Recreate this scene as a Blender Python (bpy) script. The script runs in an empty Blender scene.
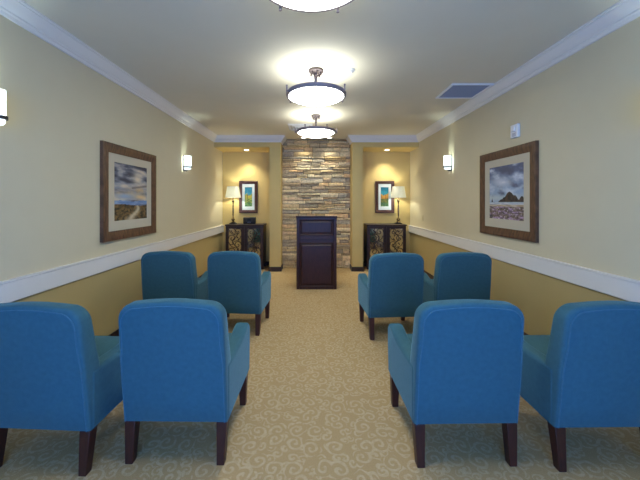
import bpy, bmesh, math, random
from mathutils import Vector, Matrix, noise
R = math.radians
PI = math.pi
random.seed(7)
C = bpy.context.scene.collection
scene = bpy.context.scene

# ------------------------------------------------------------------ room numbers (metres)
XL, XR = -2.0, 2.10          # side walls
YB, YF = -1.7, 6.05          # wall behind the viewer, front of the piers
YN = 6.61                    # back of the niches
H = 2.71                     # ceiling
PLI, PLO = -0.668, -0.894    # left pier: alcove side, niche side
PRI, PRO = 0.765, 0.980      # right pier
SOF = 2.487                  # niche soffit underside

BOWL = 13; BULB = 4.2; SKY = 8.2; EXPO = .35
# ------------------------------------------------------------------ materials
MATS = {}
def lin(c):
    return tuple((v/12.92 if v <= .04045 else ((v+.055)/1.055)**2.4) for v in (x/255 for x in c))

def mat(name, col, rough=.6, metal=0, noise_amt=0, nscale=20, bump=0, bscale=200, sheen=0, coat=0, emit=None, estr=0, spec=None, stretch=None):
    m = bpy.data.materials.new(name); m.use_nodes = True
    nt = m.node_tree; b = nt.nodes['Principled BSDF']
    if len(col) == 3 and max(col) > 1: col = lin(col)
    b.inputs['Base Color'].default_value = (*col, 1)
    b.inputs['Roughness'].default_value = rough
    b.inputs['Metallic'].default_value = metal
    if sheen:
        b.inputs['Sheen Weight'].default_value = sheen
        b.inputs['Sheen Roughness'].default_value = .35
        b.inputs['Sheen Tint'].default_value = (.45, .8, 1, 1)
    if coat: b.inputs['Coat Weight'].default_value = coat
    if spec is not None: b.inputs['Specular IOR Level'].default_value = spec
    if emit:
        b.inputs['Emission Color'].default_value = (*emit, 1); b.inputs['Emission Strength'].default_value = estr
    tc = nt.nodes.new('ShaderNodeTexCoord'); vec = tc.outputs['Object']
    if stretch:
        mp = nt.nodes.new('ShaderNodeMapping'); mp.inputs['Scale'].default_value = stretch
        nt.links.new(vec, mp.inputs[0]); vec = mp.outputs[0]
    if noise_amt:
        n = nt.nodes.new('ShaderNodeTexNoise'); n.inputs['Scale'].default_value = nscale; n.inputs['Detail'].default_value = 5
        nt.links.new(vec, n.inputs['Vector'])
        r = nt.nodes.new('ShaderNodeValToRGB')
        r.color_ramp.elements[0].position = .3; r.color_ramp.elements[1].position = .7
        r.color_ramp.elements[0].color = (*[v*(1-noise_amt) for v in col], 1)
        r.color_ramp.elements[1].color = (*[min(1, v*(1+noise_amt)) for v in col], 1)
        nt.links.new(n.outputs['Fac'], r.inputs[0]); nt.links.new(r.outputs[0], b.inputs['Base Color'])
    if bump:
        n2 = nt.nodes.new('ShaderNodeTexNoise'); n2.inputs['Scale'].default_value = bscale; n2.inputs['Detail'].default_value = 3
        nt.links.new(vec, n2.inputs['Vector'])
        bp = nt.nodes.new('ShaderNodeBump'); bp.inputs['Strength'].default_value = bump; bp.inputs['Distance'].default_value = .002
        nt.links.new(n2.outputs['Fac'], bp.inputs['Height']); nt.links.new(bp.outputs[0], b.inputs['Normal'])
    MATS[name] = m
    return m

M_UP = mat('upper_paint', (211, 199, 166), .75, noise_amt=.012, nscale=6, bump=.12, bscale=260)
M_LOW = mat('lower_paint', (186, 165, 112), .7, noise_amt=.015, nscale=6, bump=.12, bscale=260)
M_GOLD = mat('niche_paint', (210, 183, 116), .7, noise_amt=.015, nscale=6, bump=.12, bscale=260)
M_CEIL = mat('ceiling_paint', (224, 217, 196), .8, noise_amt=.01, nscale=5, bump=.1, bscale=180)
M_TRIM = mat('white_trim', (232, 228, 222), .45)
M_BASE = mat('dark_base', (46, 28, 20), .45, noise_amt=.15, nscale=12)
M_FAB = mat('blue_velvet', (.046, .130, .160), .9, noise_amt=.07, nscale=45, bump=.4, bscale=420, sheen=.35, spec=.2)
M_PIPE = mat('blue_piping', (.060, .155, .20), .85, noise_amt=.1, nscale=60, sheen=.3, spec=.2)
M_LEG = mat('dark_leg_wood', (66, 28, 20), .4, noise_amt=.25, nscale=14, stretch=(6, 6, 1))
M_POD = mat('mahogany', (60, 31, 19), .36, spec=.28, noise_amt=.3, nscale=9, stretch=(7, 7, 1))
M_CAB = mat('cabinet_wood', (48, 28, 20), .45, noise_amt=.25, nscale=10, stretch=(1, 6, 6))
M_FRET = mat('fretwork_wood', (56, 36, 22), .5, noise_amt=.2, nscale=20)
M_FRAME = mat('walnut_frame', (98, 68, 46), .5, noise_amt=.38, nscale=9, bump=.3, bscale=60, stretch=(5, 1, 1.4))
M_FRAME2 = mat('dark_frame', (72, 42, 30), .42, noise_amt=.25, nscale=14)
M_MAT = mat('mat_board', (196, 186, 162), .85)
M_MATW = mat('white_mat_board', (214, 224, 222), .85)
M_PEW = mat('pewter', (142, 128, 130), .5, metal=.1, noise_amt=.06)
M_CANOPY = mat('canopy_metal', (74, 62, 62), .5, metal=.3)
M_NICK = mat('brushed_nickel', (190, 180, 176), .35, metal=.8, noise_amt=.06, nscale=60)
M_DARKM = mat('dark_bronze', (44, 40, 38), .45, metal=.5)
M_BLACK = mat('black_plastic', (16, 15, 15), .35)
M_GREYD = mat('radio_speaker_cloth', (40, 38, 38), .9, noise_amt=.3, nscale=300)
M_LENS = mat('radio_display', (30, 34, 44), .15)
M_WPL = mat('white_plastic', (238, 236, 232), .4)
M_GPL = mat('grey_detail', (120, 124, 150), .4)
M_BPL = mat('beige_plastic', (200, 188, 150), .5)
M_GRILLE = mat('grey_grille_metal', (150, 158, 178), .5, metal=.1)
M_LOUV = mat('diffuser_metal', (205, 204, 200), .5)
M_WHITEM = mat('white_enamel', (240, 240, 240), .4)
M_BOWL = mat('frosted_bowl_glass', (.9, .9, .88), .5, emit=(.96, 1, .97), estr=BOWL)
M_BOWLIN = mat('frosted_bowl_inside', (.9, .9, .88), .5, emit=(.96, 1, .97), estr=6.5)
M_SCON = mat('frosted_sconce_glass', (.9, .92, .9), .5, emit=(.88, 1, .97), estr=1.7)
M_SCON2 = mat('frosted_sconce_cup', (.85, .9, .9), .5, emit=(.9, 1, .98), estr=.9)
M_DLENS = mat('downlight_lens', (.9, .9, .85), .5, emit=(1, .95, .82), estr=9)
M_BRASS = mat('aged_brass', (128, 110, 82), .25, metal=.9, noise_amt=.1)

def make_mirror():
    m = bpy.data.materials.new('antique_mirror'); m.use_nodes = True
    b = m.node_tree.nodes['Principled BSDF']
    b.inputs['Base Color'].default_value = (.80, .76, .66, 1); b.inputs['Metallic'].default_value = 1; b.inputs['Roughness'].default_value = .08
    return m
M_MIRROR = make_mirror()

def make_shade():
    m = bpy.data.materials.new('cream_linen_shade'); m.use_nodes = True
    nt = m.node_tree; nt.nodes.clear()
    o = nt.nodes.new('ShaderNodeOutputMaterial'); mx = nt.nodes.new('ShaderNodeMixShader')
    d = nt.nodes.new('ShaderNodeBsdfDiffuse'); t = nt.nodes.new('ShaderNodeBsdfTranslucent')
    n = nt.nodes.new('ShaderNodeTexNoise'); n.inputs['Scale'].default_value = 150
    tc = nt.nodes.new('ShaderNodeTexCoord'); nt.links.new(tc.outputs['Object'], n.inputs['Vector'])
    r = nt.nodes.new('ShaderNodeValToRGB')
    r.color_ramp.elements[0].color = (.74, .73, .64, 1); r.color_ramp.elements[1].color = (.86, .85, .76, 1)
    nt.links.new(n.outputs['Fac'], r.inputs[0])
    nt.links.new(r.outputs[0], d.inputs[0]); nt.links.new(r.outputs[0], t.inputs[0])
    mx.inputs[0].default_value = .45
    nt.links.new(d.outputs[0], mx.inputs[1]); nt.links.new(t.outputs[0], mx.inputs[2]); nt.links.new(mx.outputs[0], o.inputs[0])
    return m
M_SHADE = make_shade()

def make_glass():
    m = bpy.data.materials.new('window_glass'); m.use_nodes = True
    nt = m.node_tree; nt.nodes.clear()
    o = nt.nodes.new('ShaderNodeOutputMaterial'); mx = nt.nodes.new('ShaderNodeMixShader')
    t = nt.nodes.new('ShaderNodeBsdfTransparent'); g = nt.nodes.new('ShaderNodeBsdfGlossy'); g.inputs['Roughness'].default_value = .02
    f = nt.nodes.new('ShaderNodeFresnel'); f.inputs[0].default_value = 1.3
    nt.links.new(f.outputs[0], mx.inputs[0]); nt.links.new(t.outputs[0], mx.inputs[1]); nt.links.new(g.outputs[0], mx.inputs[2])
    nt.links.new(mx.outputs[0], o.inputs[0])
    return m
M_GLASS = make_glass()

def make_vcol(name, rough=.8, nscale=0, namt=.2, spec=.3, bump=0):
    m = bpy.data.materials.new(name); m.use_nodes = True
    nt = m.node_tree; b = nt.nodes['Principled BSDF']; b.inputs['Roughness'].default_value = rough
    b.inputs['Specular IOR Level'].default_value = spec
    a = nt.nodes.new('ShaderNodeVertexColor'); a.layer_name = 'Col'
    if nscale:
        tc = nt.nodes.new('ShaderNodeTexCoord')
        n = nt.nodes.new('ShaderNodeTexNoise'); n.inputs['Scale'].default_value = nscale; n.inputs['Detail'].default_value = 6
        nt.links.new(tc.outputs['Object'], n.inputs['Vector'])
        mr = nt.nodes.new('ShaderNodeMapRange'); mr.inputs['From Min'].default_value = .3; mr.inputs['From Max'].default_value = .7
        mr.inputs['To Min'].default_value = 1-namt; mr.inputs['To Max'].default_value = 1+namt
        nt.links.new(n.outputs['Fac'], mr.inputs[0])
        mm = nt.nodes.new('ShaderNodeVectorMath'); mm.operation = 'SCALE'
        nt.links.new(a.outputs[0], mm.inputs[0]); nt.links.new(mr.outputs[0], mm.inputs['Scale'])
        nt.links.new(mm.outputs[0], b.inputs['Base Color'])
        if bump:
            bp = nt.nodes.new('ShaderNodeBump'); bp.inputs['Strength'].default_value = bump; bp.inputs['Distance'].default_value = .01
            nt.links.new(n.outputs['Fac'], bp.inputs['Height']); nt.links.new(bp.outputs[0], b.inputs['Normal'])
    else:
        nt.links.new(a.outputs[0], b.inputs['Base Color'])
    return m
M_STONE = make_vcol('ledge_stone', .9, 28, .22, .2, .5)
M_ART = make_vcol('printed_art', .45, 0, 0, .4)

def make_carpet():
    m = bpy.data.materials.new('scroll_carpet'); m.use_nodes = True
    nt = m.node_tree; b = nt.nodes['Principled BSDF']; L = nt.links.new
    def N(t, **k):
        n = nt.nodes.new(t)
        for a, v in k.items(): setattr(n, a, v)
        return n
    def M_(op, a, b_=None, c=None):
        n = N('ShaderNodeMath', operation=op)
        for i, v in enumerate((a, b_, c)):
            if v is None: continue
            if isinstance(v, (int, float)): n.inputs[i].default_value = v
            else: L(v, n.inputs[i])
        return n.outputs[0]
    tc = N('ShaderNodeTexCoord')
    # slight wobble so the scrolls are not perfect circles
    wn = N('ShaderNodeTexNoise'); wn.inputs['Scale'].default_value = 9; L(tc.outputs['Object'], wn.inputs['Vector'])
    ws = N('ShaderNodeVectorMath', operation='SCALE'); ws.inputs['Scale'].default_value = .05; L(wn.outputs['Color'], ws.inputs[0])
    ad = N('ShaderNodeVectorMath', operation='ADD'); L(tc.outputs['Object'], ad.inputs[0]); L(ws.outputs[0], ad.inputs[1])
    def scroll(cell, off, rad, turns, width, randomness=.75):
        mp = N('ShaderNodeMapping'); mp.inputs['Scale'].default_value = (1/cell,)*3; mp.inputs['Location'].default_value = off
        L(ad.outputs[0], mp.inputs[0])
        v = N('ShaderNodeTexVoronoi', voronoi_dimensions='2D', feature='F1'); v.inputs['Scale'].default_value = 1
        v.inputs['Randomness'].default_value = randomness
        L(mp.outputs[0], v.inputs['Vector'])
        d = N('ShaderNodeVectorMath', operation='SUBTRACT'); L(mp.outputs[0], d.inputs[0]); L(v.outputs['Position'], d.inputs[1])
        s = N('ShaderNodeSeparateXYZ'); L(d.outputs[0], s.inputs[0])
        sc = N('ShaderNodeSeparateColor'); L(v.outputs['Color'], sc.inputs[0])
        flip = M_('SUBTRACT', M_('MULTIPLY', M_('GREATER_THAN', sc.outputs[0], .5), 2), 1)
        ang = M_('DIVIDE', M_('ARCTAN2', s.outputs[1], M_('MULTIPLY', s.outputs[0], flip)), 2*PI)
        ang = M_('ADD', ang, sc.outputs[1])
        r = v.outputs['Distance']
        ph = M_('FRACT', M_('ADD', M_('MULTIPLY', r, turns/rad), ang))
        line = M_('LESS_THAN', M_('ABSOLUTE', M_('SUBTRACT', ph, .5)), width)
        ins = M_('LESS_THAN', r, rad)
        return M_('MULTIPLY', line, ins), ins
    a, ina = scroll(.122, (0, 0, 0), .44, 1.45, .20, .8)
    c, inc = scroll(.058, (3.3, 1.7, 0), .50, 1.0, .27, 1)
    a = M_('MAXIMUM', a, M_('MULTIPLY', c, M_('SUBTRACT', 1, ina)))
    # yarn speckle
    yn = N('ShaderNodeTexNoise'); yn.inputs['Scale'].default_value = 260; yn.inputs['Detail'].default_value = 2; L(tc.outputs['Object'], yn.inputs['Vector'])
    bn = N('ShaderNodeTexNoise'); bn.inputs['Scale'].default_value = 42; bn.inputs['Detail'].default_value = 3; L(tc.outputs['Object'], bn.inputs['Vector'])
    fac = M_('MULTIPLY', a, M_('ADD', -.25, M_('MULTIPLY', bn.outputs['Fac'], 2.0)))
    mix = N('ShaderNodeMix', data_type='RGBA'); L(fac, mix.inputs[0])
    mix.inputs[6].default_value = (*lin((183, 154, 107)), 1); mix.inputs[7].default_value = (*lin((199, 175, 136)), 1)
    mr = N('ShaderNodeMapRange'); mr.inputs[1].default_value = .3; mr.inputs[2].default_value = .7; mr.inputs[3].default_value = .82; mr.inputs[4].default_value = 1.18
    L(yn.outputs['Fac'], mr.inputs[0])
    sc = N('ShaderNodeVectorMath', operation='SCALE'); L(mix.outputs[2], sc.inputs[0]); L(mr.outputs[0], sc.inputs['Scale'])
    L(sc.outputs[0], b.inputs['Base Color'])
    b.inputs['Roughness'].default_value = .95; b.inputs['Specular IOR Level'].default_value = .1
    hb = M_('ADD', M_('MULTIPLY', a, .6), yn.outputs['Fac'])
    bp = N('ShaderNodeBump'); bp.inputs['Strength'].default_value = .5; bp.inputs['Distance'].default_value = .003
    L(hb, bp.inputs['Height']); L(bp.outputs[0], b.inputs['Normal'])
    return m
M_CARPET = make_carpet()

# ------------------------------------------------------------------ mesh helpers
def box(bm, x0, x1, y0, y1, z0, z1, mi=0):
    vs = [bm.verts.new((x, y, z)) for z in (z0, z1) for y in (y0, y1) for x in (x0, x1)]
    fs = [(0, 2, 3, 1), (4, 5, 7, 6), (0, 1, 5, 4), (2, 6, 7, 3), (0, 4, 6, 2), (1, 3, 7, 5)]
    for f in fs:
        fa = bm.faces.new([vs[i] for i in f]); fa.material_index = mi
    return vs

def lathe(bm, prof, seg=32, c=(0, 0, 0), cap=True, mi=0):
    rings = []
    for r, z in prof:
        if r < 1e-5: rings.append([bm.verts.new((c[0], c[1], c[2]+z))])
        else: rings.append([bm.verts.new((c[0]+r*math.cos(2*PI*k/seg), c[1]+r*math.sin(2*PI*k/seg), c[2]+z)) for k in range(seg)])
    for a, b in zip(rings, rings[1:]):
        for k in range(seg):
            k2 = (k+1) % seg
            if len(a) == 1 and len(b) == 1: continue
            if len(a) == 1: f = bm.faces.new((a[0], b[k2], b[k]))
            elif len(b) == 1: f = bm.faces.new((a[k], a[k2], b[0]))
            else: f = bm.faces.new((a[k], a[k2], b[k2], b[k]))
            f.material_index = mi
    if cap:
        if len(rings[0]) > 1: bm.faces.new(rings[0][::-1])
        if len(rings[-1]) > 1: bm.faces.new(rings[-1])

def tube(bm, pts, r, seg=8, closed=False, flat=1.0, taper=None):
    pts = [Vector(p) for p in pts]; n = len(pts); rings = []
    up = Vector((0, 0, 1))
    prev = None
    for i, p in enumerate(pts):
        if closed: t = pts[(i+1) % n]-pts[i-1]
        else: t = pts[min(i+1, n-1)]-pts[max(i-1, 0)]
        t.normalize()
        if prev is None:
            a = t.orthogonal().normalized()
        else:
            a = (prev - t*prev.dot(t))
            a = a.normalized() if a.length > 1e-6 else t.orthogonal().normalized()
        prev = a; b = t.cross(a)
        rr = r*(taper(i/(n-1)) if taper else 1)
        rings.append([bm.verts.new(p+(a*math.cos(2*PI*k/seg)+b*math.sin(2*PI*k/seg))*rr) for k in range(seg)])
    m = n if closed else n-1
    for i in range(m):
        A, B = rings[i], rings[(i+1) % n]
        for k in range(seg):
            bm.faces.new((A[k], A[(k+1) % seg], B[(k+1) % seg], B[k]))
    if not closed:
        bm.faces.new(rings[0][::-1]); bm.faces.new(rings[-1])

def prism(bm, outline, f0, f1):
    """closed 2D outline; f0/f1 map (u,v) to the two end positions"""
    a = [bm.verts.new(f0(u, v)) for u, v in outline]; b = [bm.verts.new(f1(u, v)) for u, v in outline]
    n = len(outline)
    bm.faces.new(a[::-1]); bm.faces.new(b)
    for i in range(n):
        bm.faces.new((a[i], a[(i+1) % n], b[(i+1) % n], b[i]))

def sweep(bm, path, prof, side=1):
    """profile (offset from the wall, z) swept along a 2D wall path with mitred corners; side=+1 puts it left of travel"""
    P = [Vector((x, y)) for x, y in path]; cols = []
    for i, p in enumerate(P):
        ns = []
        if i > 0: d = (P[i]-P[i-1]).normalized(); ns.append(Vector((-d.y, d.x))*side)
        if i < len(P)-1: d = (P[i+1]-P[i]).normalized(); ns.append(Vector((-d.y, d.x))*side)
        if len(ns) == 2: m = (ns[0]+ns[1]).normalized(); m = m/max(.2, m.dot(ns[0]))
        else: m = ns[0]
        cols.append([bm.verts.new((p.x+m.x*o, p.y+m.y*o, z)) for o, z in prof])
    k = len(prof)
    for a, b in zip(cols, cols[1:]):
        for j in range(k): bm.faces.new((a[j], a[(j+1) % k], b[(j+1) % k], b[j]))
    bm.faces.new(cols[0]); bm.faces.new(cols[-1][::-1])

def obj(name, bm, m, parent=None, loc=None, bevel=0, bseg=3, smooth=True, ang=35):
    bmesh.ops.recalc_face_normals(bm, faces=bm.faces)
    me = bpy.data.meshes.new(name); bm.to_mesh(me); bm.free()
    for mm in (m if isinstance(m, (list, tuple)) else [m]): me.materials.append(mm)
    o = bpy.data.objects.new(name, me); C.objects.link(o)
    if parent: o.parent = parent
    if loc: o.location = loc
    if smooth:
        for p in me.polygons: p.use_smooth = True
        me.set_sharp_from_angle(angle=R(ang))
    if bevel:
        b = o.modifiers.new('bevel', 'BEVEL'); b.width = bevel; b.segments = bseg; b.limit_method = 'ANGLE'; b.angle_limit = R(40); b.harden_normals = False
        if smooth:
            for e in me.edges: pass
    return o

def tag(o, label, cat, group=None):
    o['label'] = label; o['category'] = cat
    if group: o['group'] = group
    return o
def thing(name, label, cat, loc=(0, 0, 0), rz=0, group=None):
    o = bpy.data.objects.new(name, None); C.objects.link(o); o.location = loc; o.rotation_euler = (0, 0, rz)
    o.empty_display_size = .1
    return tag(o, label, cat, group)
def struct(name, bm, m, **k):
    o = obj(name, bm, m, **k); o['kind'] = 'structure'; return o
def copy_tree(o, parent=None):
    c = o.copy(); C.objects.link(c)
    if parent: c.parent = parent
    for ch in o.children: copy_tree(ch, c)
    return c
def light(name, kind, loc, energy, col, parent=None, size=.05, rot=None, **k):
    l = bpy.data.lights.new(name, kind); l.energy = energy; l.color = col
    if kind in ('POINT', 'SPOT'): l.shadow_soft_size = size
    for a, v in k.items(): setattr(l, a, v)
    o = bpy.data.objects.new(name, l); C.objects.link(o); o.location = loc
    if rot: o.rotation_euler = rot
    if parent: o.parent = parent
    return o
NB = bmesh.new

# ------------------------------------------------------------------ SETTING
bm = NB(); box(bm, XL-.12, XR+.12, YB-.12, YN+.12, -.1, 0); struct('floor', bm, M_CARPET, smooth=False)
bm = NB(); box(bm, XL-.12, XR+.12, YB-.12, YN+.12, H, H+.1); struct('ceiling', bm, M_CEIL, smooth=False)
for nm, x0, x1 in (('wall_left', XL-.12, XL), ('wall_right', XR, XR+.12)):
    bm = NB(); box(bm, x0, x1, YB, YN, 0, .80, 1); box(bm, x0, x1, YB, YN, .80, H, 0)
    struct(nm, bm, [M_UP, M_LOW], smooth=False)
bm = NB(); box(bm, XL-.12, XR+.12, YN, YN+.12, 0, H); struct('wall_back', bm, M_GOLD, smooth=False)
# niches: pier and soffit of each side are one wall body
for nm, px0, px1, sx0, sx1 in (('wall_niche_left', PLO, PLI, XL, PLO), ('wall_niche_right', PRI, PRO, PRO, XR)):
    bm = NB(); box(bm, px0, px1, YF, YN, 0, H); box(bm, sx0, sx1, YF, YN, SOF, H)
    struct(nm, bm, M_GOLD, smooth=False)
# wall behind the viewer, with a wide window that lets the blue daylight in
WX0, WX1, WZ0, WZ1 = -1.45, 1.55, .06, 2.30
bm = NB()
box(bm, XL-.12, WX0, YB-.12, YB, 0, H); box(bm, WX1, XR+.12, YB-.12, YB, 0, H)
box(bm, WX0, WX1, YB-.12, YB, 0, WZ0); box(bm, WX0, WX1, YB-.12, YB, WZ1, H)
struct('wall_rear', bm, M_UP, smooth=False)
bm = NB()
for x0, x1 in ((WX0, WX0+.06), (WX1-.06, WX1), (-.48, -.42), (.52, .58)): box(bm, x0, x1, YB-.09, YB-.02, WZ0, WZ1)
for z0, z1 in ((WZ0, WZ0+.06), (WZ1-.06, WZ1)): box(bm, WX0+.06, WX1-.06, YB-.088, YB-.022, z0, z1)
win = struct('window_1', bm, M_TRIM, smooth=False)
for x0, x1 in ((WX0+.06, -.48), (-.42, .52), (.58, WX1-.06)):
    bm = NB(); box(bm, x0, x1, YB-.06, YB-.054, WZ0+.06, WZ1-.06)
    o = obj('window_pane', bm, M_GLASS, win, smooth=False)
# crown moulding, chair rail, baseboards
crown = [(0, H), (.094, H), (.094, H-.014), (.082, H-.018), (.082, H-.026), (.072, H-.036), (.062, H-.056), (.044, H-.076), (.030, H-.084), (.030, H-.096), (.020, H-.102), (.016, H-.122), (0, H-.124)]
bm = NB(); sweep(bm, [(XL, YB), (XL, YF), (PLI, YF), (PLI, 6.33)], crown, -1); struct('trim_1', bm, M_TRIM, ang=25)
bm = NB(); sweep(bm, [(XR, YB), (XR, YF), (PRI, YF), (PRI, 6.33)], crown, 1); struct('trim_2', bm, M_TRIM, ang=25)
rail = [(0, .884), (.034, .884), (.034, .872), (.026, .866), (.026, .740), (.018, .733), (0, .733)]
bm = NB(); sweep(bm, [(XL, YB), (XL, YN)], rail, -1); struct('trim_3', bm, M_TRIM, ang=25)
bm = NB(); sweep(bm, [(XR, YB), (XR, YN)], rail, 1); struct('trim_4', bm, M_TRIM, ang=25)
bprof = [(0, 0), (.016, 0), (.016, .082), (.010, .092), (0, .092)]
bm = NB(); sweep(bm, [(XL, YB), (XL, YN), (PLO, YN), (PLO, YF), (PLI, YF), (PLI, 6.33)], bprof, -1); struct('baseboard_left', bm, M_BASE, ang=25)
bm = NB(); sweep(bm, [(XR, YB), (XR, YN), (PRO, YN), (PRO, YF), (PRI, YF), (PRI, 6.33)], bprof, 1); struct('baseboard_right', bm, M_BASE, ang=25)

# stacked ledge stone wall in the middle alcove
def stone_wall():
    rnd = random.Random(21)
    bm = NB(); col = bm.loops.layers.float_color.new('Col')
    pal = [(214, 188, 142), (200, 176, 134), (222, 202, 160), (186, 162, 124), (206, 178, 128), (178, 160, 130), (196, 182, 154), (228, 208, 166), (168, 152, 128), (212, 178, 132), (204, 184, 146), (214, 186, 146)]
    mort = (*lin((52, 42, 32)), 1)
    for f in [0]:
        vs = box(bm, PLI, PRI, 6.395, YN, 0, H)
    for f in bm.faces:
        for l in f.loops: l[col] = mort
    z = 0
    while z < H-.005:
        h = rnd.choice((.042, .055, .065, .075, .09, .105))
        if z+h > H-.03: h = H-z
        x = PLI - rnd.uniform(0, .15)
        while x < PRI:
            w = rnd.uniform(.14, .50)
            x0, x1 = max(x, PLI), min(x+w, PRI)
            x += w
            if x1-x0 < .03: continue
            subs = [(z, z+h)]
            if h > .07 and rnd.random() < .3:
                q = z+h*rnd.uniform(.4, .6); subs = [(z, q), (q, z+h)]
            for (a, b) in subs:
                g = .0035
                c = rnd.choice(pal); k = rnd.uniform(.92, 1.24); cc = tuple(v*k for v in lin(c)); cc = (*[min(1, v) for v in cc], 1)
                yf = 6.36 - rnd.uniform(0, .038); tilt = rnd.uniform(-.012, .012); tz = rnd.uniform(-.008, .014)
                nx = max(3, int((x1-x0)/.035)); nz = 3
                seed = Vector((rnd.uniform(0, 99), rnd.uniform(0, 99), 0))
                j = [rnd.uniform(-.004, .006) for _ in range(4)]
                grid = []
                for r_ in range(nz+1):
                    row = []
                    for q in range(nx+1):
                        u, v = q/nx, r_/nz
                        px = x0+g+j[0]*(1-v)*.5+(x1-x0-2*g)*u
                        pz = a+g+(b-a-2*g)*v + (noise.noise(seed+Vector((px*14, v*2, 5)))*.005 if 0 < 1 else 0)
                        edge = min(u, 1-u)*nx < .5 or v in (0, 1)
                        d = (.010+rnd.uniform(0, .006) if edge else rnd.uniform(-.003, .003))
                        py = yf + tilt*(u-.5) + tz*(v-.5)*2 + d + noise.noise(seed+Vector((px*22, 0, pz*30)))*.010
                        row.append(bm.verts.new((px, py, pz)))
                    grid.append(row)
                fs = []
                for r_ in range(nz):
                    for q in range(nx): fs.append(bm.faces.new((grid[r_][q], grid[r_][q+1], grid[r_+1][q+1], grid[r_+1][q])))
                loop = grid[0] + [grid[i][-1] for i in range(1, nz+1)] + grid[-1][-2::-1] + [grid[i][0] for i in range(nz-1, 0, -1)]
                back = [bm.verts.new((v.co.x, 6.40, v.co.z)) for v in loop]
                for i in range(len(loop)):
                    k2 = (i+1) % len(loop); fs.append(bm.faces.new((loop[i], back[i], back[k2], loop[k2])))
                for f in fs:
                    for l in f.loops: l[col] = cc
        z += h
    struct('wall_stone', bm, M_STONE, ang=28)
stone_wall()

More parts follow.
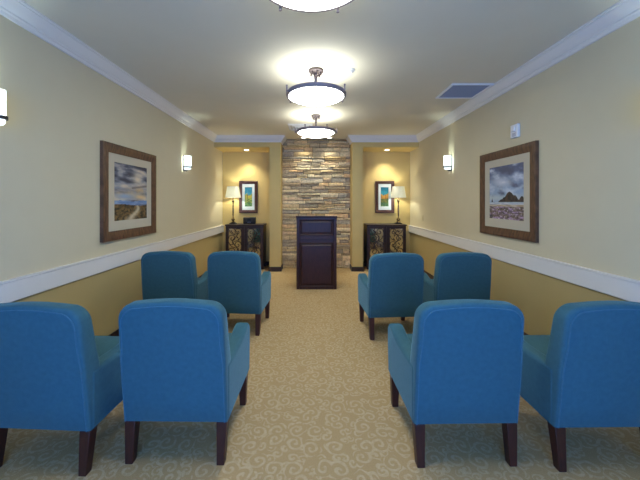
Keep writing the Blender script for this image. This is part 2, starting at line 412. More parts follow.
# ------------------------------------------------------------------ ARMCHAIR
W = .556; HW = W/2
def make_chair():
    t = thing('armchair', '', 'armchair')
    # backrest: raked slab with big rounded top corners
    zb, zt = .220, .868; rk = .068; r = .082
    def rake(z): return -rk*max(0, (z-zb))/(zt-zb)
    def thick(z): return .135-.045*(z-zb)/(zt-zb)
    HB = HW
    out = [(-HB, zb), (HB, zb)]
    for zz in (.35, .45, .55, .65, .74): out.append((HB, zz))
    for k in range(9): a = PI/2*k/8; out.append((HB-r+r*math.cos(a), zt-r+r*math.sin(a)))
    n = 8
    for k in range(1, n): u = k/n; out.append((HB-r-2*(HB-r)*u, zt+.012*math.sin(PI*u)))
    for k in range(9): a = PI/2+PI/2*k/8; out.append((-HB+r+r*math.cos(a), zt-r+r*math.sin(a)))
    for zz in (.74, .65, .55, .45, .35): out.append((-HB, zz))
    out = [(u*(1-.030*max(0, (v-.54))/.33), v) for u, v in out]
    bm = NB()
    # ring layers from rear to front so both edges roll softly
    def inset(u, v, d):
        w = 1-d*(1 if v > .56 else .6)/HB; cz = .58
        uu = u*w
        vv = v-d if v > cz+.1 else (v+min(d, .0) if v > zb+.01 else v+d*.25)
        return uu, vv
    layers = []
    rr = .022
    specs = [(rr, 0), (rr*.45, .0035), (rr*.12, .010), (0, .022)]
    for d, y in specs: layers.append([(lambda uv: (inset(*uv, d)))(uv)+(y, 0) for uv in out])
    for d, y in reversed(specs): layers.append([(lambda uv: (inset(*uv, d)))(uv)+(y, 1) for uv in out])
    vl = []
    for L_ in layers:
        vv = []
        for u, v, y, fr in L_:
            Y = rake(v) + (y if not fr else thick(v)-y)
            vv.append(bm.verts.new((u, Y, v)))
        vl.append(vv)
    m = len(out)
    for a, b in zip(vl, vl[1:]):
        for i in range(m): bm.faces.new((a[i], a[(i+1) % m], b[(i+1) % m], b[i]))
    bm.faces.new(vl[0]); bm.faces.new(vl[-1][::-1])
    bk = obj('backrest', bm, M_FAB, t, ang=50)
    bm = NB()
    pts = []
    for u, v in out[1:]+[out[0]]:
        uu, vv = inset(u, v, rr); pts.append((uu, rake(vv)-.0005, vv))
    tube(bm, pts, .0036, 6)
    obj('piping', bm, M_PIPE, bk)
    # arms: outer panel runs flush with the side of the back, front top corner swells up
    prof = [(.012, .214), (.522, .214), (.530, .30), (.536, .42), (.538, .47)]
    for k in range(9): a = PI*.5*k/8+0; prof.append((.473+.065*math.cos(a), .493+.066*math.sin(a)))
    prof += [(.435, .553), (.40, .542), (.36, .530), (.30, .520), (.20, .518), (.12, .520), (.012, .526)]
    for s in (-1, 1):
        bm = NB()
        x0, x1 = (HW-.088)*s, (HW+.003)*s
        prism(bm, prof, lambda u, v: (x0, u, v), lambda u, v: (x1, u, v))
        o = obj('armrest', bm, M_FAB, t, bevel=.020, bseg=4, ang=50)
    # seat base and cushion
    bm = NB(); box(bm, -HW+.086, HW-.086, .05, .518, .216, .36)
    obj('seat_base', bm, M_FAB, t, bevel=.012)
    bm = NB(); nx, ny = 10, 10
    def cz(u, v):
        e = max(abs(u), abs(v)); return .462+.022*(1-u**4)*(1-v**4)
    rows = []
    for j in range(ny+1):
        rows.append([bm.verts.new(((HW-.090)*(2*i/nx-1), .345+.205*(2*j/ny-1), cz(2*i/nx-1, 2*j/ny-1))) for i in range(nx+1)])
    for j in range(ny):
        for i in range(nx): bm.faces.new((rows[j][i], rows[j][i+1], rows[j+1][i+1], rows[j+1][i]))
    loop = rows[0]+[rows[j][-1] for j in range(1, ny+1)]+rows[-1][-2::-1]+[rows[j][0] for j in range(ny-1, 0, -1)]
    lo = [bm.verts.new((v.co.x, v.co.y, .362)) for v in loop]
    for i in range(len(loop)): k2 = (i+1) % len(loop); bm.faces.new((loop[i], lo[i], lo[k2], loop[k2]))
    bm.faces.new(lo)
    obj('seat_cushion', bm, M_FAB, t, bevel=.018, bseg=3, ang=60)
    # legs: square, tapered, rear pair kicks back a little
    for sx in (-1, 1):
        for (y, dy, ln) in ((.035, -.022, 0), (.475, .008, 0)):
            bm = NB(); a, b = .028, .020
            cx = (HW-.032)*sx; bx_ = (HW-.034)*sx
            top = [bm.verts.new((cx+a*i, y+a*j, .218)) for i, j in ((-1, -1), (1, -1), (1, 1), (-1, 1))]
            bot = [bm.verts.new((bx_+b*i, y+dy+b*j, 0)) for i, j in ((-1, -1), (1, -1), (1, 1), (-1, 1))]
            bm.faces.new(top); bm.faces.new(bot[::-1])
            for k in range(4): bm.faces.new((bot[k], bot[(k+1) % 4], top[(k+1) % 4], top[k]))
            obj('leg', bm, M_LEG, t, bevel=.003, bseg=2)
    return t
chair = make_chair()
NEAR, FAR = 'armchairs of the near row', 'armchairs of the row nearer the lectern'
spots = [  # x centre, y of the rear leg line, turn in degrees
    (-1.418, 1.560, -3.0, 'blue armchair cut off by the left edge of the photo, beside the left wall', NEAR),
    (-.738, 1.615, -.8, 'blue armchair of the near row on the left side of the aisle', NEAR),
    (.804, 1.60, 1.0, 'blue armchair of the near row on the right side of the aisle', NEAR),
    (1.525, 1.575, .8, 'blue armchair cut off by the right edge of the photo, beside the right wall', NEAR),
    (-1.515, 3.17, -1.5, 'teal armchair of the far row standing beside the left wall under the dune picture', FAR),
    (-.832, 3.17, -3.5, 'teal armchair of the far row just left of the aisle, before the left cabinet', FAR),
    (.830, 3.07, 3.6, 'teal armchair of the far row just right of the aisle, before the right cabinet', FAR),
    (1.520, 3.10, .8, 'teal armchair of the far row standing beside the right wall', FAR),
]
for i, (x, y, a, lab, grp) in enumerate(spots):
    o = chair if i == 0 else copy_tree(chair)
    o.location = (x, y-.013+.0, 0); o.rotation_euler = (0, 0, R(a)); o['label'] = lab; o['group'] = grp; o['category'] = 'armchair'

# ------------------------------------------------------------------ LECTERN
def lectern():
    t = thing('lectern', 'dark mahogany lectern with two raised panels before the stone wall', 'lectern', (.041, 4.80, 0))
    w, d, h = .318, .46, 1.145
    prof = [(0, 0), (d, 0), (d, 1.00), (0, h)]
    bm = NB()
    # carcass
    prism(bm, [(0.018, 0.0), (d, 0.0), (d, .99), (0.018, h)], lambda u, v: (-w, u, v), lambda u, v: (w, u, v))
    obj('body', bm, M_POD, t, bevel=.004)
    # sloping top with a small overhang
    bm = NB(); prism(bm, [(-.014, h+.003), (-.014, h+.024), (d+.01, 1.012), (d+.01, .992)], lambda u, v: (-w-.012, u, v), lambda u, v: (w+.012, u, v))
    obj('top', bm, M_POD, t, bevel=.005)
    # face frame
    bm = NB()
    fw = .046
    box(bm, -w, -w+fw, 0, .02, 0, h); box(bm, w-fw, w, 0, .02, 0, h)
    for z0, z1 in ((0, .046), (.738, .862), (1.108, h)): box(bm, -w+fw, w-fw, 0.001, .02, z0, z1)
    box(bm, -w+fw, w-fw, -.004, .006, .795, .819)
    obj('face_frame', bm, M_POD, t, bevel=.003, bseg=2)
    for z0, z1 in ((.046, .738), (.862, 1.108)):
        bm = NB(); x0, x1 = -w+fw, w-fw
        # recessed field, ogee moulding, raised centre
        lv = [(0, .004), (.006, -.004), (.013, -.001), (.018, .011), (.026, .011), (.044, .003)]
        rings = []
        for ins, y in lv:
            rings.append([bm.verts.new(p) for p in ((x0+ins, y, z0+ins), (x1-ins, y, z0+ins), (x1-ins, y, z1-ins), (x0+ins, y, z1-ins))])
        for a, b in zip(rings, rings[1:]):
            for k in range(4): bm.faces.new((a[k], a[(k+1) % 4], b[(k+1) % 4], b[k]))
        bm.faces.new(rings[-1])
        back = [bm.verts.new((p.co.x, .0185, p.co.z)) for p in rings[0]]
        for k in range(4): bm.faces.new((back[k], back[(k+1) % 4], rings[0][(k+1) % 4], rings[0][k]))
        bm.faces.new(back[::-1])
        obj('raised_panel', bm, M_POD, t, ang=20)
lectern()

# ------------------------------------------------------------------ CABINETS with mirrored fretwork doors
def leaf(bm, p, a, ln, wd, y, th):
    n = 8; L_, R_ = [], []
    for i in range(n+1):
        s = i/n; w = wd*math.sin(PI*s)**.8*(1-.3*s); bend = .25*ln*s*s
        c = Vector((p[0]+math.cos(a)*ln*s-math.sin(a)*bend, p[1]+math.sin(a)*ln*s+math.cos(a)*bend))
        nn = Vector((-math.sin(a), math.cos(a)))
        L_.append(c+nn*w); R_.append(c-nn*w)
    o = L_+R_[-2:0:-1]
    prism(bm, [(q.x, q.y) for q in o], lambda u, v: (u, y, v), lambda u, v: (u, y-th, v))

def spiral(cx, cz, r0, a0, turns, d, n=26):
    return [(cx+r0*(1-.86*s)*math.cos(a0+d*2*PI*turns*s), cz+r0*(1-.86*s)*math.sin(a0+d*2*PI*turns*s)) for s in (i/n for i in range(n+1))]

def cabinet(x0, x1, label, seed):
    rnd = random.Random(seed)
    yf, yb, ht = 6.20, 6.585, .926
    cx = (x0+x1)/2; w = (x1-x0)/2
    t = thing('mirrored_cabinet', label, 'cabinet', (cx, yf, 0), 0, 'low cabinets with mirrored fretwork doors in the niches')
    D = yb-yf
    bm = NB(); box(bm, -w+.012, w-.012, .022, D, .10, ht-.028); obj('body', bm, M_CAB, t, bevel=.003)
    bm = NB(); box(bm, -w, w, -.012, D, ht-.028, ht); obj('top', bm, M_CAB, t, bevel=.006)
    for sx in (-1, 1):
        for y in (.03, D-.07):
            bm = NB(); box(bm, sx*(w-.04)-.028, sx*(w-.04)+.028, y, y+.05, 0, .10)
            obj('leg', bm, M_CAB, t, bevel=.003)
    bm = NB(); box(bm, -w+.07, w-.07, .035, .055, .055, .10); obj('apron', bm, M_CAB, t, bevel=.002)
    for sx in (-1, 1):
        a, b = (-w+.016, -.003) if sx < 0 else (.003, w-.016)
        z0, z1 = .112, ht-.036
        st = .060; ins0, ins1 = (a+st, b-st-.004) if sx < 0 else (a+st+.004, b-st)
        bm = NB()
        box(bm, a, ins0, 0, .020, z0, z1); box(bm, ins1, b, 0, .020, z0, z1)
        box(bm, ins0, ins1, 0.0005, .020, z0, z0+.06); box(bm, ins0, ins1, 0.0005, .020, z1-.05, z1)
        dr = obj('door', bm, M_CAB, t, bevel=.002, bseg=2)
        p0, p1 = z0+.06, z1-.05
        bm = NB(); box(bm, ins0-.002, ins1+.002, .014, .019, p0-.002, p1+.002); obj('mirror_panel', bm, M_MIRROR, dr, smooth=False)
        # scrolling vine: a wavy stem with alternating spirals and leaves
        bm = NB(); pw = ins1-ins0; pc = (ins0+ins1)/2; fy = .009
        stem = [(pc+pw*.20*math.sin((z-p0)/(p1-p0)*PI*4.2+seed), z) for z in [p0+(p1-p0)*i/60 for i in range(61)]]
        tube(bm, [(x, fy, z) for x, z in stem], .0080, 6)
        nr = 5
        for k in range(nr):
            zc = p0+(p1-p0)*(k+.5)/nr; sd = 1 if k % 2 else -1
            sd2 = sd if sx > 0 else -sd
            rr = (p1-p0)/nr*.62
            sp = spiral(pc+sd2*pw*.22, zc, rr, PI/2*(1-sd2), 1.25, sd2)
            tube(bm, [(min(max(x, ins0+.004), ins1-.004), fy, min(max(z, p0+.004), p1-.004)) for x, z in sp], .0072, 6)
            for q in range(3):
                ang = rnd.uniform(0, 2*PI); px = pc-sd2*pw*rnd.uniform(.10, .30); pz = zc+rnd.uniform(-.04, .04)
                ln = .042
                ex = px+math.cos(ang)*ln*1.2; ez = pz+math.sin(ang)*ln*1.2
                if ex < ins0+.005 or ex > ins1-.005 or ez < p0+.005 or ez > p1-.005: ang += PI
                leaf(bm, (px, pz), ang, ln, .011, fy+.003, .006)
            # side tendrils up to the door frame
            tube(bm, [(pc+sd2*pw*.1, fy, zc-rr*.8), (pc-sd2*pw*.2, fy, zc-rr*.5), (pc-sd2*pw*.40, fy, zc), (pc-sd2*pw*.48, fy, zc+rr*.7)], .006, 6)
        obj('fretwork', bm, M_FRET, dr, ang=50)
        bm = NB(); hx = b-.022 if sx < 0 else a+.022
        lathe(bm, [(0, 0), (.006, 0), (.006, .010), (.011, .014), (.011, .020), (.006, .024), (0, .024)], 14)
        bmesh.ops.rotate(bm, verts=bm.verts, cent=(0, 0, 0), matrix=Matrix.Rotation(R(90), 3, 'X'))
        obj('knob', bm, M_DARKM, dr, loc=(hx, .001, .52))
cabinet(-1.832, -1.028, 'dark wood cabinet with fretwork doors in the left niche, under the black radio', 3)
cabinet(1.078, 1.906, 'dark wood cabinet with fretwork doors in the right niche', 11)

# ------------------------------------------------------------------ TABLE LAMPS
def table_lamp(x, y, label):
    z = .9262
    t = thing('table_lamp', label, 'lamp', (x, y, z), 0, 'table lamps with cream shades on the niche cabinets')
    bm = NB(); box(bm, -.066, .066, -.066, .066, 0, .018); box(bm, -.052, .052, -.052, .052, .018, .030)
    obj('base', bm, M_BLACK, t, bevel=.003)
    bm = NB()
    lathe(bm, [(0, .030), (.040, .030), (.042, .038), (.026, .050), (.020, .066), (.034, .082), (.040, .096), (.030, .112), (.014, .124), (.018, .136), (.011, .146),
               (.015, .19), (.017, .27), (.015, .36), (.010, .43), (.018, .438), (.018, .446), (.010, .452), (.022, .468), (.028, .486), (.022, .504), (.010, .514), (.014, .524), (.008, .53), (.006, .60), (0, .60)], 28)
    obj('stem', bm, M_BRASS, t, ang=45)
    bm = NB()
    s0, s1 = .560, .790
    lathe(bm, [(.160, s0), (.122, s1), (.1195, s1), (.1575, s0), (.160, s0)], 40, cap=False)
    sh = obj('lamp_shade', bm, M_SHADE, t, ang=40)
    for zz, rr in ((s1, .121), (s0, .159)):
        bm = NB(); tube(bm, [(rr*math.cos(2*PI*k/40), rr*math.sin(2*PI*k/40), zz) for k in range(40)], .0028, 6, closed=True)
        obj('shade_trim', bm, M_SHADE, sh)
    bm = NB()
    for k in range(3): a = 2*PI*k/3; tube(bm, [(0, 0, s1-.02), (.119*math.cos(a), .119*math.sin(a), s1-.008)], .002, 6)
    tube(bm, [(0, 0, .60), (.03, 0, .66), (.03, 0, .72), (0, 0, s1-.02)], .002, 6)
    tube(bm, [(0, 0, .60), (-.03, 0, .66), (-.03, 0, .72), (0, 0, s1-.02)], .002, 6)
    lathe(bm, [(0, s1-.022), (.006, s1-.022), (.008, s1-.008), (.004, s1+.004), (0, s1+.008)], 12)
    obj('harp', bm, M_NICK, t)
    light('lamp_bulb', 'POINT', (0, 0, .66), 7.0, (.97, 1, .84), t, .03)
table_lamp(-1.712, 6.39, 'table lamp with cream shade on the left cabinet, beside the black radio')
table_lamp(1.785, 6.39, 'table lamp with cream shade on the right cabinet, overlapping the small picture')

# small black radio on the left cabinet
t = thing('tabletop_radio', 'small black tabletop radio on the left cabinet beside the lamp', 'radio', (-1.355, 6.36, .9262))
bm = NB(); box(bm, -.128, .128, -.05, .05, .006, .143); obj('body', bm, M_BLACK, t, bevel=.014, bseg=4)
for x0 in (-.115, .045):
    bm = NB(); box(bm, x0, x0+.07, -.0535, -.0485, .02, .128); obj('speaker_grille', bm, M_GREYD, t, bevel=.002)
bm = NB(); box(bm, -.038, .038, -.053, -.0485, .07, .12); obj('display', bm, M_LENS, t, bevel=.001)
for k in range(4):
    bm = NB(); box(bm, -.034+.018*k, -.022+.018*k, -.054, -.0485, .03, .045); obj('button', bm, M_GPL, t, bevel=.001)
for sx in (-1, 1):
    bm = NB(); box(bm, sx*.1-.015, sx*.1+.015, -.03, .03, 0, .008); obj('foot', bm, M_BLACK, t)

# ------------------------------------------------------------------ PICTURES
def mixc(a, b, t): t = max(0, min(1, t)); return tuple(a[i]*(1-t)+b[i]*t for i in range(3))
def ns(x, y, s=0): return noise.fractal(Vector((x, y, s)), 1.0, 2.0, 5)
def art_dunes(u, v):          # u left-right, v up
    sky = mixc((142, 146, 156), (116, 120, 138), (v-.6)*3)
    st = ns(u*2.0+v*1.0, v*9, 3)
    sky = mixc(sky, (58, 60, 74), max(0, st*1.6+(v-.62)*1.5))
    sky = mixc(sky, (206, 192, 172), max(0, -st*1.6-.02))
    g = math.exp(-(((u-.66)/.14)**2+((v-.76)/.12)**2)); sky = mixc(sky, (226, 208, 178), g*.8)
    g = math.exp(-(((v-.50-.16*(u-.5))/.07)**2)); sky = mixc(sky, (206, 172, 122), g*.75*(.7+ns(u*4, v*8, 8)))
    g = math.exp(-(((u-.30)/.26)**2+((v-.43)/.05)**2)); sky = mixc(sky, (140, 164, 198), g*.9)
    g = math.exp(-(((u-.78)/.2)**2+((v-.42)/.05)**2)); sky = mixc(sky, (222, 186, 126), g*.8)
    dk = math.exp(-(((v-.60-.12*(u-.7))/.018)**2))*(1 if u > .5 else .2); sky = mixc(sky, (94, 82, 78), dk*.7)
    hz = .315+.01*math.sin(u*9)
    if v > hz+.03: return sky
    if v > hz-.035: return mixc((96, 128, 176), (150, 170, 196), ns(u*6, v*40)*.8+.3)
    top = .285+.03*math.sin(u*5+1)+.012*ns(u*12, 1)
    c = mixc((84, 66, 42), (134, 106, 66), .5+ns(u*9, v*14, 4)*1.2)
    c = mixc(c, (44, 42, 30), max(0, ns(u*14, v*22, 9)*1.8))
    if v > top: return mixc((96, 128, 176), (104, 110, 120), .5)
    cx = .62+.10*math.sin((.3-v)*16)-(.3-v)*.2; wd = .016+(.3-v)*.50
    p = math.exp(-((u-cx)/wd)**2); c = mixc(c, (214, 198, 168), p*.85)
    return c
def art_rock(u, v):
    sky = mixc((148, 168, 194), (96, 106, 136), (v-.55)*2.6)
    st = ns(u*3+v, v*6, 13)
    sky = mixc(sky, (84, 88, 110), max(0, st*1.8+(v-.75)*1.0)); sky = mixc(sky, (206, 212, 222), max(0, -st*1.5-.05))
    cl = math.exp(-(((u-.38)/.26)**2+((v-.70+.1*(u-.4))/.085)**2))*(.8+st); sky = mixc(sky, (226, 226, 228), cl)
    cl = math.exp(-(((v-.50-.25*abs(u-.62))/.03)**2))*(.5 if u > .35 else .2); sky = mixc(sky, (208, 214, 220), cl)
    sky = mixc(sky, (196, 204, 196), math.exp(-(((v-.40)/.06)**2))*.8*(1-u*.4))
    hz = .325
    rk = 0
    for (c0, w_, h_) in ((.62, .20, .185), (.50, .14, .10), (.76, .12, .12), (.95, .10, .10), (.90, .12, .05), (.40, .12, .05)):
        rk = max(rk, h_*max(0, 1-abs((u-c0)/w_)**1.7))
    rk += .012*ns(u*22, 3) if rk > .01 else 0
    if u > .06 and u < .12: rk = max(rk, .07*(1-abs(u-.09)/.03))
    if v > hz:
        if v-hz < rk: return mixc((82, 66, 54), (50, 44, 42), .5+ns(u*14, v*18, 7)*1.5)
        return sky
    if v > hz-.05: return mixc((150, 168, 186), (206, 208, 206), .5+ns(u*5, v*60)*1.2)
    if v > hz-.085: return mixc((170, 148, 118), (200, 184, 158), .5+ns(u*6, v*30)*1.2)
    c = mixc((84, 66, 56), (128, 112, 86), .5+ns(u*10, v*16, 5)*1.2)
    f = ns(u*7, v*24, 2)
    c = mixc(c, (176, 146, 186), max(0, f*1.6+.30)*.8); c = mixc(c, (216, 198, 212), max(0, ns(u*22, v*44, 6)*1.6-.1))
    c = mixc(c, (58, 50, 48), max(0, ns(u*8, v*22, 19)*1.2-.1))
    return c
def art_tree(u, v, k=0):
    if k == 0:
        c = mixc((74, 152, 176), (40, 122, 150), (v-.6)*3+ns(u*4, v*5)*.8)
        if v < .62+.12*ns(u*5, 2)+.03*math.sin(u*7): c = mixc((206, 176, 66), (150, 160, 72), .5+ns(u*7, v*9, 4)*1.6)
        if v < .42+.06*ns(u*6, 9): c = mixc((92, 132, 64), (198, 190, 90), .4+ns(u*9, v*12, 6)*1.6)
        if v < .2: c = mixc((52, 98, 70), (122, 152, 80), .5+ns(u*9, v*12, 1)*1.5)
        if abs(u-.42-.08*math.sin(v*9)) < .035 and .25 < v < .62: c = (112, 78, 52)
    else:
        c = mixc((60, 152, 168), (30, 116, 140), (v-.6)*3+ns(u*4, v*5, 3)*.8)
        if v < .56+.14*ns(u*4, 12)+.10*u: c = mixc((212, 160, 60), (172, 120, 60), .5+ns(u*7, v*9, 14)*1.6)
        if v < .40+.06*ns(u*6, 19): c = mixc((128, 120, 50), (60, 92, 50), .4+ns(u*9, v*12, 16)*1.6)
        if v < .18: c = mixc((44, 84, 62), (96, 120, 70), .5+ns(u*9, v*12, 11)*1.5)
    return c

def picture(name, label, origin, rz, w, h, fw, mat_in, fn, frame_mat, mat_mat, n=110, dep=.032):
    """wall picture standing in the local XZ plane, facing local -Y; origin = bottom centre on the wall"""
    t = thing(name, label, 'picture', origin, rz)
    # mitred frame with a shallow profile
    prof = [(0, 0), (0, -dep), (.010, -dep-.004), (fw*.45, -dep-.001), (fw*.8, -dep+.008), (fw, -dep+.012), (fw, 0)]
    bm = NB(); rings = []
    for ins, y in prof:
        rings.append([bm.verts.new(p) for p in ((-w/2+ins, y, ins), (w/2-ins, y, ins), (w/2-ins, y, h-ins), (-w/2+ins, y, h-ins))])
    rings.append(rings[0])
    for a, b in zip(rings, rings[1:]):
        for k in range(4): bm.faces.new((a[k], a[(k+1) % 4], b[(k+1) % 4], b[k]))
    obj('frame', bm, frame_mat, t, ang=30)
    # mat board with bevelled opening
    bm = NB(); i0 = fw-.004; ax0, ax1, az0, az1 = mat_in
    o4 = [(-w/2+i0, i0), (w/2-i0, i0), (w/2-i0, h-i0), (-w/2+i0, h-i0)]
    a4 = [(ax0, az0), (ax1, az0), (ax1, az1), (ax0, az1)]
    b4 = [(ax0+.003, az0+.003), (ax1-.003, az0+.003), (ax1-.003, az1-.003), (ax0+.003, az1-.003)]
    R0 = [bm.verts.new((x, -.017, z)) for x, z in o4]; R1 = [bm.verts.new((x, -.017, z)) for x, z in a4]; R2 = [bm.verts.new((x, -.0135, z)) for x, z in b4]
    R3 = [bm.verts.new((x, -.012, z)) for x, z in o4]
    for a, b in ((R3, R0), (R0, R1), (R1, R2)):
        for k in range(4): bm.faces.new((a[k], a[(k+1) % 4], b[(k+1) % 4], b[k]))
    obj('mat_board', bm, mat_mat, t, smooth=False)
    bm = NB(); col = bm.loops.layers.float_color.new('Col'); aw, ah = ax1-ax0, az1-az0
    nx = n; nz = int(n*ah/aw); g = []
    cols = {}
    for j in range(nz+1):
        row = []
        for i in range(nx+1):
            v = bm.verts.new((ax0+aw*i/nx, -.0125, az0+ah*j/nz)); cols[v] = (*lin(fn(i/nx, j/nz)), 1); row.append(v)
        g.append(row)
    for j in range(nz):
        for i in range(nx):
            f = bm.faces.new((g[j][i], g[j][i+1], g[j+1][i+1], g[j+1][i]))
            for l in f.loops: l[col] = cols[l.vert]
    edge = g[0]+[g[j][-1] for j in range(1, nz+1)]+g[-1][-2::-1]+[g[j][0] for j in range(nz-1, 0, -1)]
    bk = [bm.verts.new((v.co.x, -.003, v.co.z)) for v in edge]
    for i in range(len(edge)):
        k2 = (i+1) % len(edge); f = bm.faces.new((edge[i], bk[i], bk[k2], edge[k2]))
        for l in f.loops: l[col] = cols[edge[i]]
    obj('art_print', bm, M_ART, t, smooth=False)
    return t
# left wall picture: local +X must run away from the viewer along +Y and local -Y point to +X world => rotate +90
picture('framed_picture', 'large wood framed sunset sky over dunes and path on the left wall', (XL, 3.295, 1.01), R(90), .95, .955, .092,
        (-.295, .295, .187, .782), art_dunes, M_FRAME, M_MAT)
picture('framed_picture', 'large wood framed coast with dark rock and purple flowers on the right wall', (XR, 3.295, 1.01), R(-90), .95, .955, .092,
        (-.295, .295, .187, .782), art_rock, M_FRAME, M_MAT)
picture('framed_picture', 'small dark framed picture of green trees under teal sky in the left niche', (-1.432, YN, 1.15), 0, .40, .70, .066,
        (-.082, .082, .140, .565), lambda u, v: art_tree(u, v, 0), M_FRAME2, M_MATW, 40)
picture('framed_picture', 'small dark framed picture of orange hill under teal sky in the right niche', (1.545, YN, 1.15), 0, .41, .70, .066,
        (-.090, .086, .140, .565), lambda u, v: art_tree(u, v, 1), M_FRAME2, M_MATW, 40)

# ------------------------------------------------------------------ CEILING LAMPS
def ceiling_lamp():
    t = thing('ceiling_lamp', '', 'ceiling lamp', (0, 0, H))
    zr = -.250; rr = .292
    bm = NB(); lathe(bm, [(0, 0), (.072, 0), (.076, -.008), (.074, -.020), (.060, -.028), (.030, -.034), (.022, -.050), (.030, -.058), (.024, -.070), (0, -.070)], 32)
    for k in range(6):
        a = 2*PI*k/6+.3; c = (.052*math.cos(a), .052*math.sin(a), 0)
        lathe(bm, [(0, -.020), (.009, -.022), (.011, -.034), (.008, -.046), (.010, -.054), (.005, -.062), (0, -.063)], 10, c)
    obj('canopy', bm, M_CANOPY, t, ang=40)
    bm = NB(); lathe(bm, [(0, -.068), (.012, -.068), (.012, -.10), (.017, -.104), (.017, -.114), (.010, -.118), (.010, zr-.04), (0, zr-.04)], 16)
    obj('stem', bm, M_CANOPY, t, ang=40)
    bm = NB()
    for k in range(3):
        a = 2*PI*k/3+R(30); tube(bm, [(0, 0, zr-.03), (rr*math.cos(a), rr*math.sin(a), zr-.004)], .005, 8)
    obj('spider_arm', bm, M_PEW, t)
    bm = NB(); lathe(bm, [(rr-.022, zr-.020), (rr-.004, zr-.022), (rr+.006, zr-.012), (rr+.008, zr+.008), (rr+.002, zr+.016), (rr-.012, zr+.016), (rr-.022, zr-.020)], 72, cap=False)
    obj('ring', bm, M_PEW, t, ang=40)
    bm = NB(); dep = .070; prof = []
    Rs = (rr*rr+dep*dep)/(2*dep); n = 12; am = math.asin((rr-.010)/Rs)
    for k in range(n+1):
        a = am*k/n; prof.append((Rs*math.sin(a), zr-.012-dep+Rs*(1-math.cos(a))))
    pin = [(max(0, r_-.003*(i > 0)), z_+.004) for i, (r_, z_) in enumerate(prof)][::-1]
    lathe(bm, prof, 64, cap=False); nf = len(bm.faces); lathe(bm, [prof[-1]]+pin, 64, cap=False); bm.faces.ensure_lookup_table(); [setattr(f, 'material_index', 1) for f in bm.faces[nf:]]
    bmesh.ops.remove_doubles(bm, verts=bm.verts, dist=1e-6)
    pass
    obj('glass_bowl', bm, [M_BOWL, M_BOWLIN], t, ang=60)
    for k in range(6):
        a = 2*PI*k/6; ca, sa = math.cos(a), math.sin(a)
        bm = NB(); r2 = rr+.024
        tube(bm, [((rr-.002)*ca, (rr-.002)*sa, zr-.004), (r2*ca, r2*sa, zr-.004)], .008, 8)
        lathe(bm, [(0, -.026), (.008, -.024), (.007, -.012), (.0075, .030), (.010, .034), (.009, .044), (0, .048)], 10, (r2*ca, r2*sa, zr))
        obj('clip', bm, M_PEW, t)
    light('lamp_bulb', 'POINT', (0, 0, zr-.075), BULB, (.90, 1, 1), t, .10)
    return t
cl = ceiling_lamp()
GL = 'bowl ceiling lamps over the aisle'
for i, (x, y, a, lab) in enumerate(((-.012, 1.385, 3, 'bowl ceiling lamp cut off by the top edge of the photo, nearest the viewer'),
                                   (.021, 3.02, -92, 'frosted bowl ceiling lamp in the middle, beside the smoke detector'),
                                   (.030, 4.60, -60, 'frosted bowl ceiling lamp farthest away, before the stone wall'))):
    o = cl if i == 0 else copy_tree(cl)
    o.location = (x, y, H); o.rotation_euler = (0, 0, R(a)); tag(o, lab, 'ceiling lamp', GL)

# ------------------------------------------------------------------ WALL SCONCES
def sconce():
    """local frame: on the wall plane y=0, projecting to local -Y, z measured from the shade bottom"""
    t = thing('wall_sconce', '', 'wall lamp')
    bm = NB(); box(bm, -.032, .032, -.020, 0, -.022, .222); obj('back_plate', bm, M_DARKM, t, bevel=.003)
    def shell(bm, rx, ry, z0, z1, th, seg=20):
        o, i = [], []
        for k in range(seg+1):
            a = PI*k/seg
            o.append((rx*math.cos(a), -.022-ry*math.sin(a))); i.append(((rx-th)*math.cos(a), -.022-(ry-th)*math.sin(a)))
        out = o+i[::-1]
        prism(bm, out, lambda u, v: (u, v, z0), lambda u, v: (u, v, z1))
    bm = NB(); shell(bm, .046, .092, .050, .212, .004); obj('glass_shade', bm, M_SCON, t, ang=40)
    bm = NB()
    # lower cup, narrowing
    seg = 20; rows = []
    for rx, ry, z in ((.045, .090, .032), (.045, .088, .012), (.040, .076, .001), (.022, .036, -.004)):
        rows.append([bm.verts.new((rx*math.cos(PI*k/seg), -.022-ry*math.sin(PI*k/seg), z)) for k in range(seg+1)])
    for a, b in zip(rows, rows[1:]):
        for k in range(seg): bm.faces.new((a[k], a[k+1], b[k+1], b[k]))
    obj('glass_cup', bm, M_SCON2, t, ang=60)
    bm = NB(); shell(bm, .051, .104, .032, .052, .012); obj('band', bm, M_DARKM, t, ang=40)
    bm = NB(); lathe(bm, [(0, -.028), (.014, -.026), (.018, -.018), (.030, -.010), (.032, -.004), (0, -.003)], 18, (0, -.032, 0)); obj('finial', bm, M_DARKM, t)
    light('sconce_bulb', 'POINT', (0, -.058, .10), 4.0, (.82, 1, .95), t, .02)
    return t
sc = sconce(); GS = 'frosted wall lamps with dark bands'
for i, (x, y, a, lab) in enumerate(((XL, 1.84, 90, 'wall lamp cut off by the left edge of the photo'),
                                   (XL, 4.64, 90, 'wall lamp on the left wall between the large picture and the niche'),
                                   (XR, 1.80, -90, 'wall lamp cut off by the right edge of the photo'),
                                   (XR, 4.62, -90, 'wall lamp on the right wall between the niche and the large picture'))):
    o = sc if i == 0 else copy_tree(sc)
    o.location = (x, y, 1.885 if y > 3 else 1.862); o.rotation_euler = (0, 0, R(a)); tag(o, lab, 'wall lamp', GS)

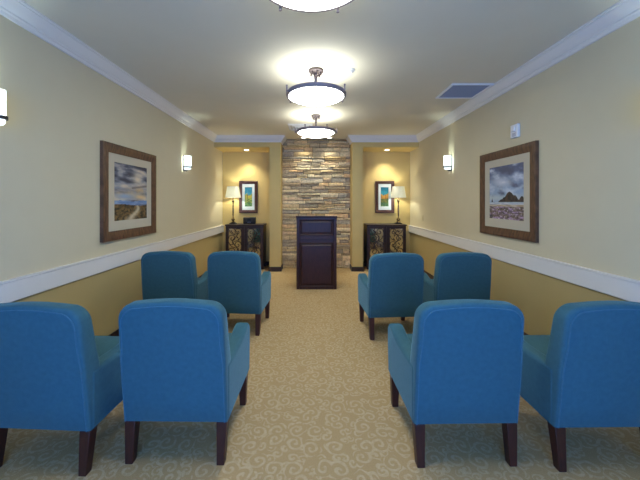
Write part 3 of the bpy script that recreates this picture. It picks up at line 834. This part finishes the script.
# ------------------------------------------------------------------ RECESSED DOWNLIGHTS
def downlight():
    t = thing('recessed_downlight', '', 'downlight')
    bm = NB(); lathe(bm, [(.046, 0), (.066, 0), (.066, -.004), (.060, -.007), (.048, -.006), (.046, 0)], 36, cap=False); obj('trim_ring', bm, M_WPL, t)
    bm = NB(); lathe(bm, [(0, -.003), (.047, -.003), (.047, -.0005), (0, -.0005)], 32); obj('lens', bm, M_DLENS, t)
    return t
dl = downlight(); GD = 'recessed downlights at the far end'
for i, (x, y, z, e, lab) in enumerate(((-1.42, 6.35, SOF, 50, 'recessed downlight in the left niche soffit'),
                                      (1.535, 6.35, SOF, 50, 'recessed downlight in the right niche soffit'),
                                      (-.215, 6.17, H, 22, 'left one of the pair of downlights above the stone wall'),
                                      (.315, 6.17, H, 22, 'right one of the pair of downlights above the stone wall'))):
    o = dl if i == 0 else copy_tree(dl)
    o.location = (x, y, z-.0005); tag(o, lab, 'downlight', GD)
    light('downlight_beam', 'SPOT', (x, y, z-.014), e, (1, .97, .80), None, .035, (R(0), 0, 0), spot_size=R(105 if z < 2.6 else 88), spot_blend=.95)

# ------------------------------------------------------------------ SMALL CEILING AND WALL FITTINGS
t = thing('smoke_detector', 'round white smoke detector on the ceiling beside the middle lamp', 'smoke detector', (.345, 3.02, H))
bm = NB(); lathe(bm, [(0, 0), (.062, 0), (.062, -.010), (.056, -.014), (.034, -.034), (.022, -.036), (0, -.036)], 36); obj('body', bm, M_WPL, t, ang=30)
bm = NB()
for k in range(14):
    a = 2*PI*k/14; c, s = math.cos(a), math.sin(a)
    tube(bm, [(.050*c, .050*s, -.0195), (.042*c, .042*s, -.027)], .002, 5)
obj('vent_slots', bm, M_GPL, t)
# air diffuser by the far lamp
t = thing('air_diffuser', 'white square ceiling air diffuser partly behind the far bowl lamp', 'air vent', (-.235, 5.30, H))
bm = NB()
for i, (a, b) in enumerate(((.21, .175), (.145, .125), (.095, .075))):
    z0, z1 = -.002-.004*0, -.016
    rg = []
    for r_, z in ((a, -.001), (a, -.008), (b, -.022-.004*i), (b, -.012-.004*i)): rg.append([bm.verts.new((sx*r_, sy*r_, z)) for sx, sy in ((-1, -1), (1, -1), (1, 1), (-1, 1))])
    rg.append(rg[0])
    for p, q in zip(rg, rg[1:]):
        for k in range(4): bm.faces.new((p[k], p[(k+1) % 4], q[(k+1) % 4], q[k]))
box(bm, -.045, .045, -.045, .045, -.034, -.026)
obj('louvre', bm, M_WHITEM, t, smooth=False)
bm = NB(); box(bm, -.20, .20, -.20, .20, -.0015, -.0005); obj('backing', bm, M_LOUV, t, smooth=False)
# return grille
t = thing('return_grille', 'blue grey rectangular return grille on the ceiling beside the right crown moulding', 'air vent', (1.77, 3.59, H))
bm = NB(); a, b = .235, .23
for x0, x1, y0, y1 in ((-a, a, -b, -b+.026), (-a, a, b-.026, b), (-a, -a+.026, -b+.026, b-.026), (a-.026, a, -b+.026, b-.026)): box(bm, x0, x1, y0, y1, -.014, -.0005)
obj('frame', bm, M_WHITEM, t, bevel=.002)
bm = NB(); n = 30
for k in range(n):
    y = -b+.03+(2*b-.06)*k/(n-1)
    vs = [(-a+.022, y-.006, -.003), (a-.022, y-.006, -.003), (a-.022, y+.006, -.009), (-a+.022, y+.006, -.009)]
    A = [bm.verts.new(v) for v in vs]; B = [bm.verts.new((v[0], v[1], v[2]+.0012)) for v in vs]
    bm.faces.new(A); bm.faces.new(B[::-1])
    for q in range(4): bm.faces.new((A[q], A[(q+1) % 4], B[(q+1) % 4], B[q]))
box(bm, -a+.022, a-.022, -b+.022, b-.022, -.0015, -.0005)
obj('grille_slats', bm, M_GRILLE, t, smooth=False)
# alarm device on the right wall, high
t = thing('wall_alarm', 'white wall alarm strobe above the picture on the right wall', 'alarm', (XR, 3.13, 2.055), R(-90))
bm = NB(); box(bm, -.058, .058, -.030, 0, 0, .138); obj('housing', bm, M_WPL, t, bevel=.008)
bm = NB(); box(bm, -.026, .026, -.046, -.029, .062, .112); obj('strobe_lens', bm, M_SHADE if False else M_WPL, t, bevel=.006)
bm = NB()
for k in range(4): box(bm, -.03, .03, -.0312, -.0295, .014+.010*k, .019+.010*k)
obj('sounder_slots', bm, M_GPL, t, smooth=False)
t = thing('wall_switch', 'small beige switch plate on the right wall near the niche', 'switch', (XR, 5.83, 1.03), R(-90))
bm = NB(); box(bm, -.036, .036, -.006, 0, 0, .115); obj('plate', bm, M_BPL, t, bevel=.002)
bm = NB(); box(bm, -.016, .016, -.010, -.005, .026, .089); obj('rocker', bm, M_BPL, t, bevel=.002)

# ------------------------------------------------------------------ DAYLIGHT, WORLD
w = bpy.data.worlds.new('World'); scene.world = w; w.use_nodes = True
bg = w.node_tree.nodes['Background']; bg.inputs[0].default_value = (.13, .36, 1, 1); bg.inputs[1].default_value = SKY
pt = light('window_portal', 'AREA', ((WX0+WX1)/2, YB-.13, (WZ0+WZ1)/2), 1, (1, 1, 1), rot=(R(90), 0, 0), shape='RECTANGLE', size=.1)
pt.data.shape = 'RECTANGLE'; pt.data.size = WX1-WX0; pt.data.size_y = WZ1-WZ0; pt.data.cycles.is_portal = True
pt.rotation_euler = (R(90), 0, 0)

# ------------------------------------------------------------------ CAMERA
cam = bpy.data.cameras.new('camera'); co = bpy.data.objects.new('camera', cam); C.objects.link(co)
cam.sensor_width = 36; cam.lens = 36*302/640
cam.shift_x = 6/640; cam.shift_y = -38/640
co.location = (0, 0, 1.39); co.rotation_euler = (R(90), 0, 0); cam.clip_start = .02
scene.camera = co
scene.view_settings.view_transform = 'Standard'; scene.view_settings.look = 'None'
scene.view_settings.gamma = 1; scene.view_settings.use_curve_mapping = False
scene.view_settings.exposure = EXPO
scene.render.engine = 'CYCLES'
scene.cycles.max_bounces = 8; scene.cycles.diffuse_bounces = 5; scene.cycles.use_denoising = True
scene.cycles.sample_clamp_indirect = 4
scene.cycles.caustics_reflective = False; scene.cycles.caustics_refractive = False
